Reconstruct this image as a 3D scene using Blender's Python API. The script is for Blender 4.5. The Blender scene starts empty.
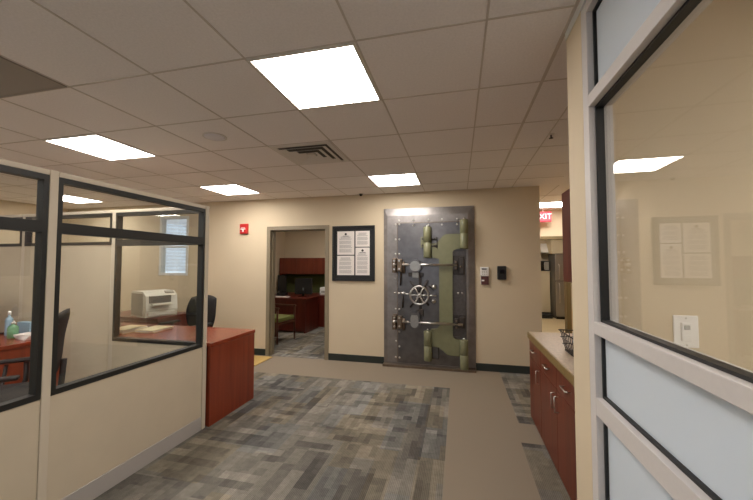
import bpy, bmesh, math, random
from mathutils import Vector, Matrix
random.seed(7)
COL = bpy.context.scene.collection
PI = math.pi
CH = 2.588            # ceiling height
YB = 5.067            # face of the far wall
GX, GY, T = -1.696, 1.536, .6096   # ceiling grid

# ------------------------------------------------------------------ materials
def srgb(r, g, b):
    f = lambda c: (c/255/12.92) if c/255 <= .04045 else ((c/255+.055)/1.055)**2.4
    return (f(r), f(g), f(b), 1)

def new_mat(name):
    m = bpy.data.materials.new(name); m.use_nodes = True
    nt = m.node_tree
    return m, nt, nt.nodes['Principled BSDF']

def plain(name, col, rough=.5, metal=0, noise=0, nscale=40, bump=0, bscale=200, stretch=(1, 1, 1), spec=.5, coat=0):
    m, nt, p = new_mat(name)
    p.inputs['Base Color'].default_value = col
    p.inputs['Roughness'].default_value = rough
    p.inputs['Metallic'].default_value = metal
    p.inputs['Specular IOR Level'].default_value = spec
    p.inputs['Coat Weight'].default_value = coat
    p.inputs['Coat Roughness'].default_value = .15
    tc = nt.nodes.new('ShaderNodeNewGeometry')
    mp = nt.nodes.new('ShaderNodeMapping'); mp.inputs['Scale'].default_value = stretch
    nt.links.new(tc.outputs['Position'], mp.inputs['Vector'])
    if noise:
        n = nt.nodes.new('ShaderNodeTexNoise'); n.inputs['Scale'].default_value = nscale; n.inputs['Detail'].default_value = 4
        nt.links.new(mp.outputs['Vector'], n.inputs['Vector'])
        r = nt.nodes.new('ShaderNodeMapRange')
        r.inputs['From Min'].default_value = .25; r.inputs['From Max'].default_value = .75
        r.inputs['To Min'].default_value = 1-noise; r.inputs['To Max'].default_value = 1+noise
        nt.links.new(n.outputs['Fac'], r.inputs['Value'])
        v = nt.nodes.new('ShaderNodeVectorMath'); v.operation = 'SCALE'
        v.inputs[0].default_value = col[:3]
        nt.links.new(r.outputs['Result'], v.inputs['Scale'])
        nt.links.new(v.outputs['Vector'], p.inputs['Base Color'])
    if bump:
        n2 = nt.nodes.new('ShaderNodeTexNoise'); n2.inputs['Scale'].default_value = bscale; n2.inputs['Detail'].default_value = 3
        nt.links.new(mp.outputs['Vector'], n2.inputs['Vector'])
        b = nt.nodes.new('ShaderNodeBump'); b.inputs['Strength'].default_value = bump; b.inputs['Distance'].default_value = .002
        nt.links.new(n2.outputs['Fac'], b.inputs['Height'])
        nt.links.new(b.outputs['Normal'], p.inputs['Normal'])
    return m

def wood(name, c1, c2, rough=.35, axis='Z', scale=1.0):
    m, nt, p = new_mat(name)
    g = nt.nodes.new('ShaderNodeNewGeometry')
    mp = nt.nodes.new('ShaderNodeMapping')
    s = {'Z': (14, 14, .9), 'X': (.9, 14, 14), 'Y': (14, .9, 14)}[axis]
    mp.inputs['Scale'].default_value = tuple(v*scale for v in s)
    nt.links.new(g.outputs['Position'], mp.inputs['Vector'])
    n = nt.nodes.new('ShaderNodeTexNoise'); n.inputs['Scale'].default_value = 1; n.inputs['Detail'].default_value = 6
    n.inputs['Distortion'].default_value = .6
    nt.links.new(mp.outputs['Vector'], n.inputs['Vector'])
    r = nt.nodes.new('ShaderNodeValToRGB')
    r.color_ramp.elements[0].position = .3; r.color_ramp.elements[0].color = c1
    r.color_ramp.elements[1].position = .7; r.color_ramp.elements[1].color = c2
    nt.links.new(n.outputs['Fac'], r.inputs['Fac'])
    nt.links.new(r.outputs['Color'], p.inputs['Base Color'])
    p.inputs['Roughness'].default_value = rough
    return m

def emit(name, col, s, base=(.8, .8, .8, 1)):
    m, nt, p = new_mat(name)
    p.inputs['Base Color'].default_value = base
    p.inputs['Emission Color'].default_value = col
    p.inputs['Emission Strength'].default_value = s
    return m

def glass(name, tint=(1, 1, 1, 1)):
    # thin clear pane: straight-through transmission plus Schlick reflection on each face
    m = bpy.data.materials.new(name); m.use_nodes = True
    nt = m.node_tree; nt.nodes.clear()
    o = nt.nodes.new('ShaderNodeOutputMaterial')
    t = nt.nodes.new('ShaderNodeBsdfTransparent'); t.inputs['Color'].default_value = tint
    gl = nt.nodes.new('ShaderNodeBsdfGlossy'); gl.inputs['Roughness'].default_value = 0.0
    g = nt.nodes.new('ShaderNodeNewGeometry')
    d = nt.nodes.new('ShaderNodeVectorMath'); d.operation = 'DOT_PRODUCT'
    nt.links.new(g.outputs['Normal'], d.inputs[0]); nt.links.new(g.outputs['Incoming'], d.inputs[1])
    def M(op, a, b=None):
        n = nt.nodes.new('ShaderNodeMath'); n.operation = op
        for i, v in enumerate((a, b)):
            if v is None: continue
            if isinstance(v, (int, float)): n.inputs[i].default_value = v
            else: nt.links.new(v, n.inputs[i])
        return n.outputs[0]
    c = M('ABSOLUTE', d.outputs['Value'])
    f = M('ADD', M('MULTIPLY', M('POWER', M('SUBTRACT', 1, c), 5), .93), .07)
    mx = nt.nodes.new('ShaderNodeMixShader')
    nt.links.new(f, mx.inputs[0]); nt.links.new(t.outputs[0], mx.inputs[1]); nt.links.new(gl.outputs[0], mx.inputs[2])
    nt.links.new(mx.outputs[0], o.inputs['Surface'])
    return m

def frosted(name, col):
    m = bpy.data.materials.new(name); m.use_nodes = True
    nt = m.node_tree; nt.nodes.clear()
    o = nt.nodes.new('ShaderNodeOutputMaterial')
    d = nt.nodes.new('ShaderNodeBsdfDiffuse'); d.inputs['Color'].default_value = col
    t = nt.nodes.new('ShaderNodeBsdfTranslucent'); t.inputs['Color'].default_value = col
    g = nt.nodes.new('ShaderNodeBsdfGlossy'); g.inputs['Roughness'].default_value = .35
    m1 = nt.nodes.new('ShaderNodeMixShader'); m1.inputs[0].default_value = .55
    m2 = nt.nodes.new('ShaderNodeMixShader'); m2.inputs[0].default_value = .05
    nt.links.new(d.outputs[0], m1.inputs[1]); nt.links.new(t.outputs[0], m1.inputs[2])
    nt.links.new(m1.outputs[0], m2.inputs[1]); nt.links.new(g.outputs[0], m2.inputs[2])
    nt.links.new(m2.outputs[0], o.inputs['Surface'])
    return m

def carpet_pattern(name):
    m, nt, p = new_mat(name)
    N = nt.nodes.new; L = nt.links.new
    g = N('ShaderNodeNewGeometry')
    sx = N('ShaderNodeSeparateXYZ'); L(g.outputs['Position'], sx.inputs[0])
    def M(op, a, b=None, c=None):
        n = N('ShaderNodeMath'); n.operation = op
        for i, v in enumerate((a, b, c)):
            if v is None: continue
            if isinstance(v, (int, float)): n.inputs[i].default_value = v
            else: L(v, n.inputs[i])
        return n.outputs[0]
    def rnd(a, b, seed):
        cx = N('ShaderNodeCombineXYZ'); L(a, cx.inputs[0]); L(b, cx.inputs[1]); cx.inputs[2].default_value = seed
        w = N('ShaderNodeTexWhiteNoise'); w.noise_dimensions = '3D'; L(cx.outputs[0], w.inputs['Vector'])
        return w.outputs['Value']
    x, y = sx.outputs[0], sx.outputs[1]
    def blocks(u, v, w, l, seed):
        # strips of width w along v, cut into blocks of length about l with a random shift
        iu = M('FLOOR', M('DIVIDE', u, w))
        cu = N('ShaderNodeCombineXYZ'); L(iu, cu.inputs[0]); cu.inputs[1].default_value = seed
        wn = N('ShaderNodeTexWhiteNoise'); wn.noise_dimensions = '3D'; L(cu.outputs[0], wn.inputs['Vector'])
        iv = M('FLOOR', M('ADD', M('DIVIDE', v, l), M('MULTIPLY', wn.outputs['Value'], 7)))
        return rnd(iu, iv, seed)
    a1 = blocks(x, y, .10, .38, 1.3); a2 = blocks(y, x, .085, .32, 4.1)
    a3 = blocks(x, y, .05, .24, 8.7);  a4 = blocks(x, y, .3, .62, 2.2)
    pick = M('GREATER_THAN', blocks(x, y, .457, .457, 5.5), .5)
    def mix(f, a, b): return M('ADD', M('MULTIPLY', a, M('SUBTRACT', 1, f)), M('MULTIPLY', b, f))
    base = mix(pick, a1, a2)
    val = M('ADD', M('ADD', M('MULTIPLY', base, .46), M('MULTIPLY', a3, .24)), M('MULTIPLY', a4, .30))
    r = N('ShaderNodeValToRGB'); e = r.color_ramp.elements
    e[0].position = .12; e[0].color = CARPET[0]
    e[1].position = .88; e[1].color = CARPET[3]
    k = e.new(.38); k.color = CARPET[1]
    k = e.new(.62); k.color = CARPET[2]
    L(val, r.inputs['Fac'])
    # hue: some blocks greyer-blue, some more olive
    hue = blocks(x, y, .16, .5, 11.1)
    r2 = N('ShaderNodeValToRGB'); r2.color_ramp.interpolation = 'CONSTANT'; q = r2.color_ramp.elements
    q[0].position = 0; q[0].color = (1, 1, 1, 1)
    q[1].position = .55; q[1].color = (.93, .98, 1.05, 1)
    k = q.new(.75); k.color = (1.05, 1.0, .90, 1)
    L(hue, r2.inputs['Fac'])
    mc = N('ShaderNodeMix'); mc.data_type = 'RGBA'; mc.blend_type = 'MULTIPLY'; mc.inputs[0].default_value = 1
    L(r.outputs[0], mc.inputs[6]); L(r2.outputs[0], mc.inputs[7])
    # ribs
    rib = M('SINE', M('MULTIPLY', x, 2*PI/.012))
    ribn = N('ShaderNodeTexNoise'); ribn.inputs['Scale'].default_value = 160; L(g.outputs['Position'], ribn.inputs['Vector'])
    rn2 = N('ShaderNodeTexNoise'); rn2.inputs['Scale'].default_value = 22; rn2.inputs['Detail'].default_value = 5; L(g.outputs['Position'], rn2.inputs['Vector'])
    fac = M('ADD', M('ADD', M('MULTIPLY', rib, .17), M('MULTIPLY', rn2.outputs['Fac'], .6)), M('ADD', M('MULTIPLY', ribn.outputs['Fac'], .7), .35))
    sc = N('ShaderNodeVectorMath'); sc.operation = 'SCALE'; L(mc.outputs[2], sc.inputs[0]); L(fac, sc.inputs['Scale'])
    L(sc.outputs[0], p.inputs['Base Color'])
    p.inputs['Roughness'].default_value = .95; p.inputs['Specular IOR Level'].default_value = .1
    return m

CARPET = [srgb(82, 79, 75), srgb(107, 103, 96), srgb(126, 121, 112), srgb(150, 144, 134)]
M = {}
M['wall'] = plain('wall_paint', srgb(213, 197, 169), .75, noise=.015, nscale=3, bump=.15, bscale=300)
M['ceil'] = plain('ceiling_tile', srgb(242, 236, 233), .95, noise=.05, nscale=90, bump=.5, bscale=260)
M['grid'] = plain('ceiling_grid', srgb(206, 196, 186), .6)
M['dark_tile'] = plain('return_grille', srgb(150, 142, 134), .5, noise=.1, nscale=300)
M['base'] = plain('baseboard_rubber', srgb(40, 46, 42), .6)
M['tan'] = plain('tan_carpet', srgb(144, 132, 116), .95, noise=.16, nscale=220, bump=.5, bscale=400, spec=.1)
M['pat'] = carpet_pattern('patterned_carpet')
M['vinyl'] = plain('vinyl_floor', srgb(206, 186, 146), .4, noise=.04, nscale=5)
M['alu'] = plain('silver_frame', srgb(208, 203, 200), .45, metal=.0, noise=.02, nscale=60)
M['black'] = plain('black_gasket', srgb(18, 18, 18), .5)
M['pane'] = glass('clear_glass', (.97, .98, .975, 1))
M['frost'] = frosted('frosted_film_glass', srgb(228, 236, 244))
M['pframe'] = plain('partition_black_frame', srgb(30, 30, 28), .5)
M['pfabric'] = plain('partition_panel', srgb(198, 184, 160), .8, noise=.03, nscale=6, bump=.3, bscale=500)
M['pmetal'] = plain('partition_post', srgb(204, 192, 172), .45)
M['pbase'] = plain('partition_base', srgb(172, 166, 160), .45)
M['cherry'] = wood('cherry_laminate', srgb(116, 46, 26), srgb(142, 62, 36), .3)
M['cherry_top'] = wood('cherry_laminate_top', srgb(120, 46, 27), srgb(148, 64, 38), .25, 'X')
M['cab'] = wood('cabinet_cherry', srgb(92, 36, 21), srgb(118, 51, 31), .35)
M['dcherry'] = wood('dark_cherry', srgb(84, 30, 22), srgb(112, 44, 30), .35)
M['granite'] = plain('beige_worktop', srgb(192, 172, 146), .35, noise=.22, nscale=60)
M['gedge'] = plain('worktop_edge', srgb(132, 110, 68), .4, noise=.3, nscale=45)
M['doorframe'] = plain('taupe_door_frame', srgb(138, 126, 104), .5)
M['steel'] = plain('vault_steel', (.17, .165, .17, 1), .3, metal=.85, noise=.2, nscale=9, bump=.12, bscale=120)
M['steel2'] = plain('vault_steel_frame', (.30, .28, .27, 1), .42, metal=.85, noise=.15, nscale=12, bump=.15, bscale=90)
M['bright'] = plain('polished_steel', (.62, .6, .57, 1), .28, metal=1)
M['nickel'] = plain('brushed_nickel', (.6, .58, .54, 1), .35, metal=1)
M['iron'] = plain('dark_iron', (.08, .07, .065, 1), .45, metal=.7, noise=.2, nscale=60)
M['iron2'] = plain('blackened_steel_and_shade', (.12, .11, .108, 1), .4, metal=.8, noise=.15, nscale=30)  # recess plate metal, also the painted shade rim of the hinge strap
M['dial'] = plain('dull_dial_steel', (.36, .36, .35, 1), .45, metal=.85, noise=.1, nscale=40)
M['bronze'] = plain('aged_bronze', (.2, .15, .11, 1), .4, metal=.8, noise=.25, nscale=60)
M['green'] = plain('vault_green_paint', srgb(124, 124, 94), .4, noise=.08, nscale=14)
M['white'] = plain('white_plastic', srgb(244, 242, 238), .4)
M['paper'] = plain('paper', srgb(236, 230, 224), .8)
M['ink'] = plain('grey_print', srgb(150, 145, 145), .8)
M['ink2'] = plain('dark_print', srgb(70, 66, 66), .8)
M['blackp'] = plain('black_plastic', srgb(24, 24, 25), .45)
M['fabric'] = plain('black_fabric', srgb(34, 31, 30), .85, bump=.4, bscale=500)
M['red'] = plain('alarm_red', srgb(190, 34, 34), .35)
M['printer_w'] = plain('printer_shell', srgb(224, 220, 206), .45)
M['printer_g'] = plain('printer_grey', srgb(160, 155, 142), .5)
M['screen'] = plain('dark_screen', srgb(14, 16, 20), .15)
M['greenfab'] = plain('green_fabric', srgb(120, 124, 66), .85)
M['tack'] = plain('green_tackboard', srgb(78, 84, 44), .9)
M['chwood'] = wood('chair_wood', srgb(80, 42, 26), srgb(104, 60, 38), .4)
M['mat'] = plain('tan_mat', srgb(206, 172, 104), .35, noise=.06, nscale=12)
M['stainless'] = plain('stainless', (.45, .44, .43, 1), .3, metal=.9)
M['cream'] = plain('cream_cabinet', srgb(214, 200, 168), .5)
M['blue'] = plain('blue_plastic', srgb(70, 110, 150), .3)
M['teal'] = plain('green_liquid', srgb(120, 170, 130), .2)
M['lbl'] = plain('pale_blue_card', srgb(150, 180, 200), .6)
M['vent'] = plain('vent_metal', srgb(222, 216, 208), .5)
M['vdark'] = plain('vent_dark', srgb(96, 92, 86), .8)
M['maroon'] = plain('maroon_keypad', srgb(92, 52, 50), .5)
M['exitred'] = emit('exit_red', (.85, .05, .10, 1), .5, (.35, .02, .03, 1))
M['exitwhite'] = emit('exit_letters', (1, .8, .8, 1), 1.0, (.5, .4, .4, 1))
M['lamp'] = emit('lamp_diffuser', (1, .935, .87, 1), 20)
M['lampframe'] = plain('lamp_frame', srgb(220, 214, 204), .5)
M['blind'] = plain('blind_slat', srgb(214, 222, 228), .5)
M['winwhite'] = plain('window_white', srgb(225, 228, 228), .5)

# ------------------------------------------------------------------ mesh helper
class B:
    def __init__(s, org=(0, 0, 0)):
        s.bm = bmesh.new(); s.o = Vector(org)
    def _v(s, co): return s.bm.verts.new(Vector(co) - s.o)
    def box(s, x0, x1, y0, y1, z0, z1, bev=0, rot=None, mi=0):
        tmp = bmesh.new()
        c = Vector(((x0+x1)/2, (y0+y1)/2, (z0+z1)/2))
        mat = Matrix.Diagonal((abs(x1-x0), abs(y1-y0), abs(z1-z0), 1))
        bmesh.ops.create_cube(tmp, size=1, matrix=mat)
        if bev: bmesh.ops.bevel(tmp, geom=tmp.edges[:], offset=bev, segments=2, profile=.5, affect='EDGES')
        R = rot if rot is not None else Matrix.Identity(3)
        for v in tmp.verts: v.co = R @ v.co + c - s.o
        s._merge(tmp, mi); return s
    def _merge(s, tmp, mi=0, smooth=False):
        vm = {v: s.bm.verts.new(v.co) for v in tmp.verts}
        for f in tmp.faces:
            try: nf = s.bm.faces.new([vm[v] for v in f.verts])
            except ValueError: continue
            nf.material_index = mi; nf.smooth = smooth or f.smooth
        tmp.free()
    def cyl(s, p0, p1, r, r2=None, seg=20, cap=True):
        p0 = Vector(p0); p1 = Vector(p1); d = p1-p0
        tmp = bmesh.new()
        bmesh.ops.create_cone(tmp, cap_ends=cap, segments=seg, radius1=r, radius2=r if r2 is None else r2, depth=d.length)
        q = Vector((0, 0, 1)).rotation_difference(d)
        for f in tmp.faces: f.smooth = len(f.verts) == 4
        for v in tmp.verts: v.co = q @ v.co + (p0+p1)/2 - s.o
        s._merge(tmp); return s
    def ball(s, c, r, sc=(1, 1, 1), seg=12):
        tmp = bmesh.new(); bmesh.ops.create_uvsphere(tmp, u_segments=seg, v_segments=max(6, seg//2), radius=r)
        for v in tmp.verts: v.co = Vector((v.co.x*sc[0], v.co.y*sc[1], v.co.z*sc[2])) + Vector(c) - s.o
        s._merge(tmp, smooth=True); return s
    def tube(s, pts, r, seg=8, closed=False):
        pts = [Vector(p) for p in pts]; n = len(pts); rings = []
        prev = None
        for i, p in enumerate(pts):
            a = pts[(i-1) % n] if (i > 0 or closed) else p
            b = pts[(i+1) % n] if (i < n-1 or closed) else p
            t = (b-a).normalized()
            if prev is None:
                u = t.orthogonal().normalized()
            else:
                u = (prev - t*prev.dot(t)).normalized()
            prev = u; w = t.cross(u)
            rings.append([s._v(p + (u*math.cos(2*PI*k/seg) + w*math.sin(2*PI*k/seg))*r) for k in range(seg)])
        m = n if closed else n-1
        for i in range(m):
            A, C = rings[i], rings[(i+1) % n]
            for k in range(seg):
                f = s.bm.faces.new((A[k], A[(k+1) % seg], C[(k+1) % seg], C[k])); f.smooth = True
        if not closed:
            s.bm.faces.new(rings[0][::-1]); s.bm.faces.new(rings[-1])
        return s
    def lathe(s, c, prof, seg=24):   # profile (r, z) about vertical axis through c
        rings = []
        for r, z in prof:
            rings.append([s._v((c[0]+max(r, 1e-4)*math.cos(2*PI*k/seg), c[1]+max(r, 1e-4)*math.sin(2*PI*k/seg), c[2]+z)) for k in range(seg)])
        for A, C in zip(rings, rings[1:]):
            for k in range(seg):
                f = s.bm.faces.new((A[k], A[(k+1) % seg], C[(k+1) % seg], C[k])); f.smooth = True
        s.bm.faces.new(rings[0][::-1]); s.bm.faces.new(rings[-1]); return s
    def prism_y(s, poly, y0, y1):    # polygon in XZ, extruded in Y
        a = [s._v((x, y0, z)) for x, z in poly]; b = [s._v((x, y1, z)) for x, z in poly]
        s.bm.faces.new(a); s.bm.faces.new(b[::-1])
        for i in range(len(a)):
            j = (i+1) % len(a); s.bm.faces.new((a[j], a[i], b[i], b[j]))
        return s
    def prism_x(s, poly, x0, x1):    # polygon in YZ
        a = [s._v((x0, y, z)) for y, z in poly]; b = [s._v((x1, y, z)) for y, z in poly]
        s.bm.faces.new(a); s.bm.faces.new(b[::-1])
        for i in range(len(a)):
            j = (i+1) % len(a); s.bm.faces.new((a[j], a[i], b[i], b[j]))
        return s
    def frame_y(s, x0, x1, z0, z1, w, y0, y1):   # rectangular frame in the XZ plane
        s.box(x0, x0+w, y0, y1, z0, z1); s.box(x1-w, x1, y0, y1, z0, z1)
        s.box(x0+w, x1-w, y0, y1, z0, z0+w); s.box(x0+w, x1-w, y0, y1, z1-w, z1); return s
    def frame_x(s, y0, y1, z0, z1, w, x0, x1):
        s.box(x0, x1, y0, y0+w, z0, z1); s.box(x0, x1, y1-w, y1, z0, z1)
        s.box(x0, x1, y0+w, y1-w, z0, z0+w); s.box(x0, x1, y0+w, y1-w, z1-w, z1); return s
    def frame_z(s, x0, x1, y0, y1, w, z0, z1):
        s.box(x0, x0+w, y0, y1, z0, z1); s.box(x1-w, x1, y0, y1, z0, z1)
        s.box(x0+w, x1-w, y0, y0+w, z0, z1); s.box(x0+w, x1-w, y1-w, y1, z0, z1); return s
    def make(s, name, mats, parent=None, loc=None):
        bmesh.ops.recalc_face_normals(s.bm, faces=s.bm.faces)
        me = bpy.data.meshes.new(name); s.bm.to_mesh(me); s.bm.free()
        for m in (mats if isinstance(mats, (list, tuple)) else [mats]): me.materials.append(m)
        o = bpy.data.objects.new(name, me); COL.objects.link(o)
        if parent is not None: o.parent = parent
        else: o.location = s.o
        return o

def tag(o, label, cat, group=None):
    o['label'] = label; o['category'] = cat
    if group: o['group'] = group
    return o
def thing(name, label, cat, loc=(0, 0, 0), group=None, rz=0):
    o = bpy.data.objects.new(name, None); COL.objects.link(o); o.empty_display_size = .1
    o.location = loc; o.rotation_euler = (0, 0, rz)
    return tag(o, label, cat, group)
def struct(o): o['kind'] = 'structure'; return o
def sroot(name, loc=(0, 0, 0)):
    o = bpy.data.objects.new(name, None); COL.objects.link(o); o.location = loc; return struct(o)
def dup(root, loc, rz=None, label=None):
    r = root.copy(); COL.objects.link(r); r.location = loc
    if rz is not None: r.rotation_euler = (0, 0, rz)
    if label: r['label'] = label
    for ch in list(root.children):
        c = ch.copy(); COL.objects.link(c); c.parent = r
        for g in list(ch.children):
            d = g.copy(); COL.objects.link(d); d.parent = c
    return r

# ------------------------------------------------------------------ floor
b = B()
ZF = -.1
def fl(x0, x1, y0, y1, mi): b.box(x0, x1, y0, y1, ZF, 0, mi=mi)
XP = -.115
fl(-7.6, XP, -3.6, 4.27, 0)               # patterned field
fl(XP, .50, -3.6, 4.27, 1)                # tan strip running to the vault
fl(-7.6, .54, 4.27, 5.067, 1)             # tan band along the far wall
fl(.50, .54, 3.5, 4.27, 1)
fl(.50, 1.28, 3.13, 3.5, 1)
fl(.54, 2.7, 3.5, 5.067, 0)
fl(.50, 1.28, 1.5, 3.13, 0)
fl(.50, 4.2, -3.6, 1.5, 1)
fl(-4.7, .9, 5.067, 8.4, 0)               # office behind the doorway
fl(.9, 5, 5.067, 11.6, 2)                 # hallway and kitchen vinyl
struct(b.make('floor', [M['pat'], M['tan'], M['vinyl']]))

# ------------------------------------------------------------------ walls
def wall(name, boxes, mat='wall'):
    b = B()
    for q in boxes: b.box(*q)
    return struct(b.make(name, M[mat]))
DX0, DX1, DZ = -3.05, -2.05, 2.075        # doorway
WX0, WX1, WZ0, WZ1 = -5.28, -4.66, 1.30, 2.36
wall('wall_back', [(-7.6, WX0, YB, YB+.13, 0, CH), (WX0, WX1, YB, YB+.13, 0, WZ0), (WX0, WX1, YB, YB+.13, WZ1, CH),
                   (WX1, DX0, YB, YB+.13, 0, CH), (DX0, DX1, YB, YB+.13, DZ, CH), (DX1, 1.10, YB, YB+.13, 0, CH)])
wall('wall_left', [(-7.6, -7.5, -3.6, YB, 0, CH)])
# wall behind the camera with three windows
wb = []; xs = [-7.5, -6.2, -4.6, -3.7, -2.1, -1.5, .1, .5]
for i in range(len(xs)-1):
    if i % 2 == 0: wb.append((xs[i], xs[i+1], -3.7, -3.6, 0, CH))
    else: wb += [(xs[i], xs[i+1], -3.7, -3.6, 0, .9), (xs[i], xs[i+1], -3.7, -3.6, 2.3, CH)]
wb.append((.5, 4.2, -3.7, -3.6, 0, CH))
wall('wall_front', wb)
wall('wall_storefront_end', [(.50, .60, 1.52, 1.71, 0, CH)])
bpy.data.objects['wall_storefront_end'].name = 'wall_right'
wall('wall_office', [(.60, 4.2, 1.60, 1.715, 0, CH), (4.1, 4.2, -3.6, 1.60, 0, CH)])
wall('wall_alcove', [(1.28, 1.38, 1.715, 3.78, 0, CH), (1.38, 2.7, 3.68, 3.78, 0, CH), (2.7, 2.8, 3.68, 7.4, 0, CH)])
wall('wall_hall', [(.97, 1.10, YB+.13, 7.4, 0, CH), (.97, 1.32, 7.4, 7.52, 0, CH), (1.32, 2.14, 7.4, 7.52, 2.06, CH), (2.14, 2.8, 7.4, 7.52, 0, CH)])
wall('wall_kitchen', [(.97, 4.2, 11.1, 11.2, 0, CH), (.87, .97, 7.4, 11.2, 0, CH), (4.1, 4.2, 7.52, 11.1, 0, CH), (2.8, 4.2, 7.42, 7.52, 0, CH)])
wall('wall_inner_office', [(-4.62, -4.54, YB+.13, 8.4, 0, CH), (-4.54, .87, 8.3, 8.4, 0, CH), (-.2, -.1, YB+.13, 8.3, 0, CH)])

b = B()
b.box(-7.6, 4.2, -3.7, 11.2, CH, CH+.1)
struct(b.make('ceiling', M['ceil']))
b = B()
i = -9
while GX+i*T < .742-.01 or i < 5:
    x = GX+i*T
    if -7.4 < x < .49: b.box(x-.005, x+.005, -3.6, YB, CH-.003, CH)
    elif x < 1.28: b.box(x-.005, x+.005, 1.715, YB, CH-.003, CH)
    i += 1
j = -8
while GY+j*T < YB:
    y = GY+j*T
    if y > -3.6:
        b.box(-7.5, .5 if y < 1.715 else 1.28, y-.005, y+.005, CH-.003, CH)
    j += 1
for y in (5.8, 6.41, 7.02): b.box(1.10, 2.7, y-.005, y+.005, CH-.003, CH)
for x in (1.351, 1.961, 2.57): b.box(x-.005, x+.005, YB, 7.4, CH-.003, CH)
b.frame_z(-7.5, .5, -3.6, YB, .018, CH-.004, CH)
struct(b.make('trim_1', M['grid']))

# baseboards
def bb(name, *boxes):
    b = B()
    for q in boxes: b.box(*q, 0, .105, bev=.003)
    struct(b.make(name, M['base']))
bb('baseboard_back', (-7.5, -3.10, YB-.008, YB), (-2.00, -1.10, YB-.008, YB), (.228, 1.10, YB-.008, YB))
bb('baseboard_hall', (1.10, 1.108, YB, 7.4),)
bb('baseboard_inner_office', (-4.54, -3.4, 8.292, 8.3), (-4.54, -4.532, 5.2, 8.29))
bb('baseboard_kitchen', (.97, 4.1, 11.092, 11.1))

# door frame (hollow metal)
r = sroot('door_1', (-2.55, YB, 0))
b = B(r.location)
fx0, fx1, fz = -3.10, -2.00, 2.125
b.box(fx0, fx0+.05, YB-.014, YB, 0, fz); b.box(fx1-.05, fx1, YB-.014, YB, 0, fz); b.box(fx0+.05, fx1-.05, YB-.014, YB, fz-.05, fz)
b.box(fx0+.05, fx0+.062, YB-.014, YB+.16, 0, fz-.05); b.box(fx1-.062, fx1-.05, YB-.014, YB+.16, 0, fz-.05)
b.box(fx0+.062, fx1-.062, YB-.014, YB+.16, fz-.062, fz-.05)
b.make('door_frame', M['doorframe'], r)
b = B(r.location)
b.box(fx0+.062, fx0+.078, YB+.05, YB+.10, 0, fz-.062); b.box(fx1-.078, fx1-.062, YB+.05, YB+.10, 0, fz-.062)
b.box(fx0+.078, fx1-.078, YB+.05, YB+.10, fz-.078, fz-.062)
b.make('door_stop', M['doorframe'], r)
# hall opening frame
r = sroot('door_2', (1.7, 7.4, 0))
b = B(r.location)
b.box(1.32, 2.06, 7.385, 7.54, 2.0, 2.06); b.box(2.06, 2.14, 7.385, 7.54, 0, 2.06); b.box(1.26, 1.32, 7.385, 7.54, 0, 2.06)
b.make('door_frame', plain('olive_door_frame', srgb(112, 98, 66), .5), r)

# interior window in the far wall behind the cubicles
r = sroot('window_1', (-4.97, YB, WZ0))
b = B(r.location); b.frame_y(WX0, WX1, WZ0, WZ1, .045, YB-.01, YB+.09); b.box(WX0+.045, WX1-.045, YB+.02, YB+.06, 1.80, 1.83)
b.make('window_frame', M['winwhite'], r)
b = B(r.location); b.box(WX0+.045, WX1-.045, YB+.035, YB+.041, WZ0+.045, WZ1-.045); b.make('glass_pane', M['pane'], r)
b = B(r.location)
z = WZ1-.07
while z > WZ0+.06:
    b.box(WX0+.05, WX1-.05, YB+.075, YB+.10, z-.001, z+.001, rot=Matrix.Rotation(math.radians(32), 3, 'X')); z -= .026
b.make('blind', M['blind'], r)
# windows behind the camera
for k, (a, c) in enumerate(((-6.2, -4.6), (-3.7, -2.1), (-1.5, .1))):
    r = sroot('window_%d' % (k+2), ((a+c)/2, -3.6, .9))
    b = B(r.location); b.frame_y(a, c, .9, 2.3, .05, -3.68, -3.6); b.box((a+c)/2-.02, (a+c)/2+.02, -3.66, -3.62, .95, 2.25)
    b.make('window_frame', M['alu'], r)
    b = B(r.location); b.box(a+.05, c-.05, -3.645, -3.639, .95, 2.25); b.make('glass_pane', M['pane'], r)

# ------------------------------------------------------------------ storefront glazing on the right (plane x = .5)
SX0, SX1 = .50, .585
r = sroot('window_5', (.54, 1.0, 0))
JY = 1.463                                # face of the far jamb
rails = [(0, .09), (.935, 1.0), (1.238, 1.284), (2.118, 2.166), (2.50, 2.545)]
b = B(r.location)
b.box(SX0, SX1, JY, 1.52, 0, 2.545, bev=.002)
for jy in (0.0, -1.5, -3.0): b.box(SX0, SX1, jy-.055, jy, 0, 2.545, bev=.002)
segs = [(0.0, JY), (-1.5, -.055), (-3.0, -1.555)]
for a, c in segs:
    for z0, z1 in rails: b.box(SX0, SX1, a, c, z0, z1, bev=.002)
b.make('frame', M['alu'], r)
b = B(r.location); b.box(SX0-.004, SX1, -3.6, 1.715, 2.548, CH); b.make('head_trim', M['winwhite'], r)
b = B(r.location)
for a, c in segs:
    for (z0, z1), (z2, z3) in zip(rails, rails[1:]): b.frame_x(a, c, z1, z2, .009, .523, .551)
b.make('gasket', M['black'], r)
for n, (a, c) in enumerate(segs):
    for i, ((z0, z1), (z2, z3)) in enumerate(zip(rails, rails[1:])):
        b = B(r.location); b.box(.534, .540, a+.004, c-.004, z1+.004, z2-.004, rot=Matrix.Rotation(-math.radians(.55), 3, 'Z') if i == 2 else None)
        b.make('glass_pane' if i == 2 else 'frosted_pane', M['pane' if i == 2 else 'frost'], r)
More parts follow.
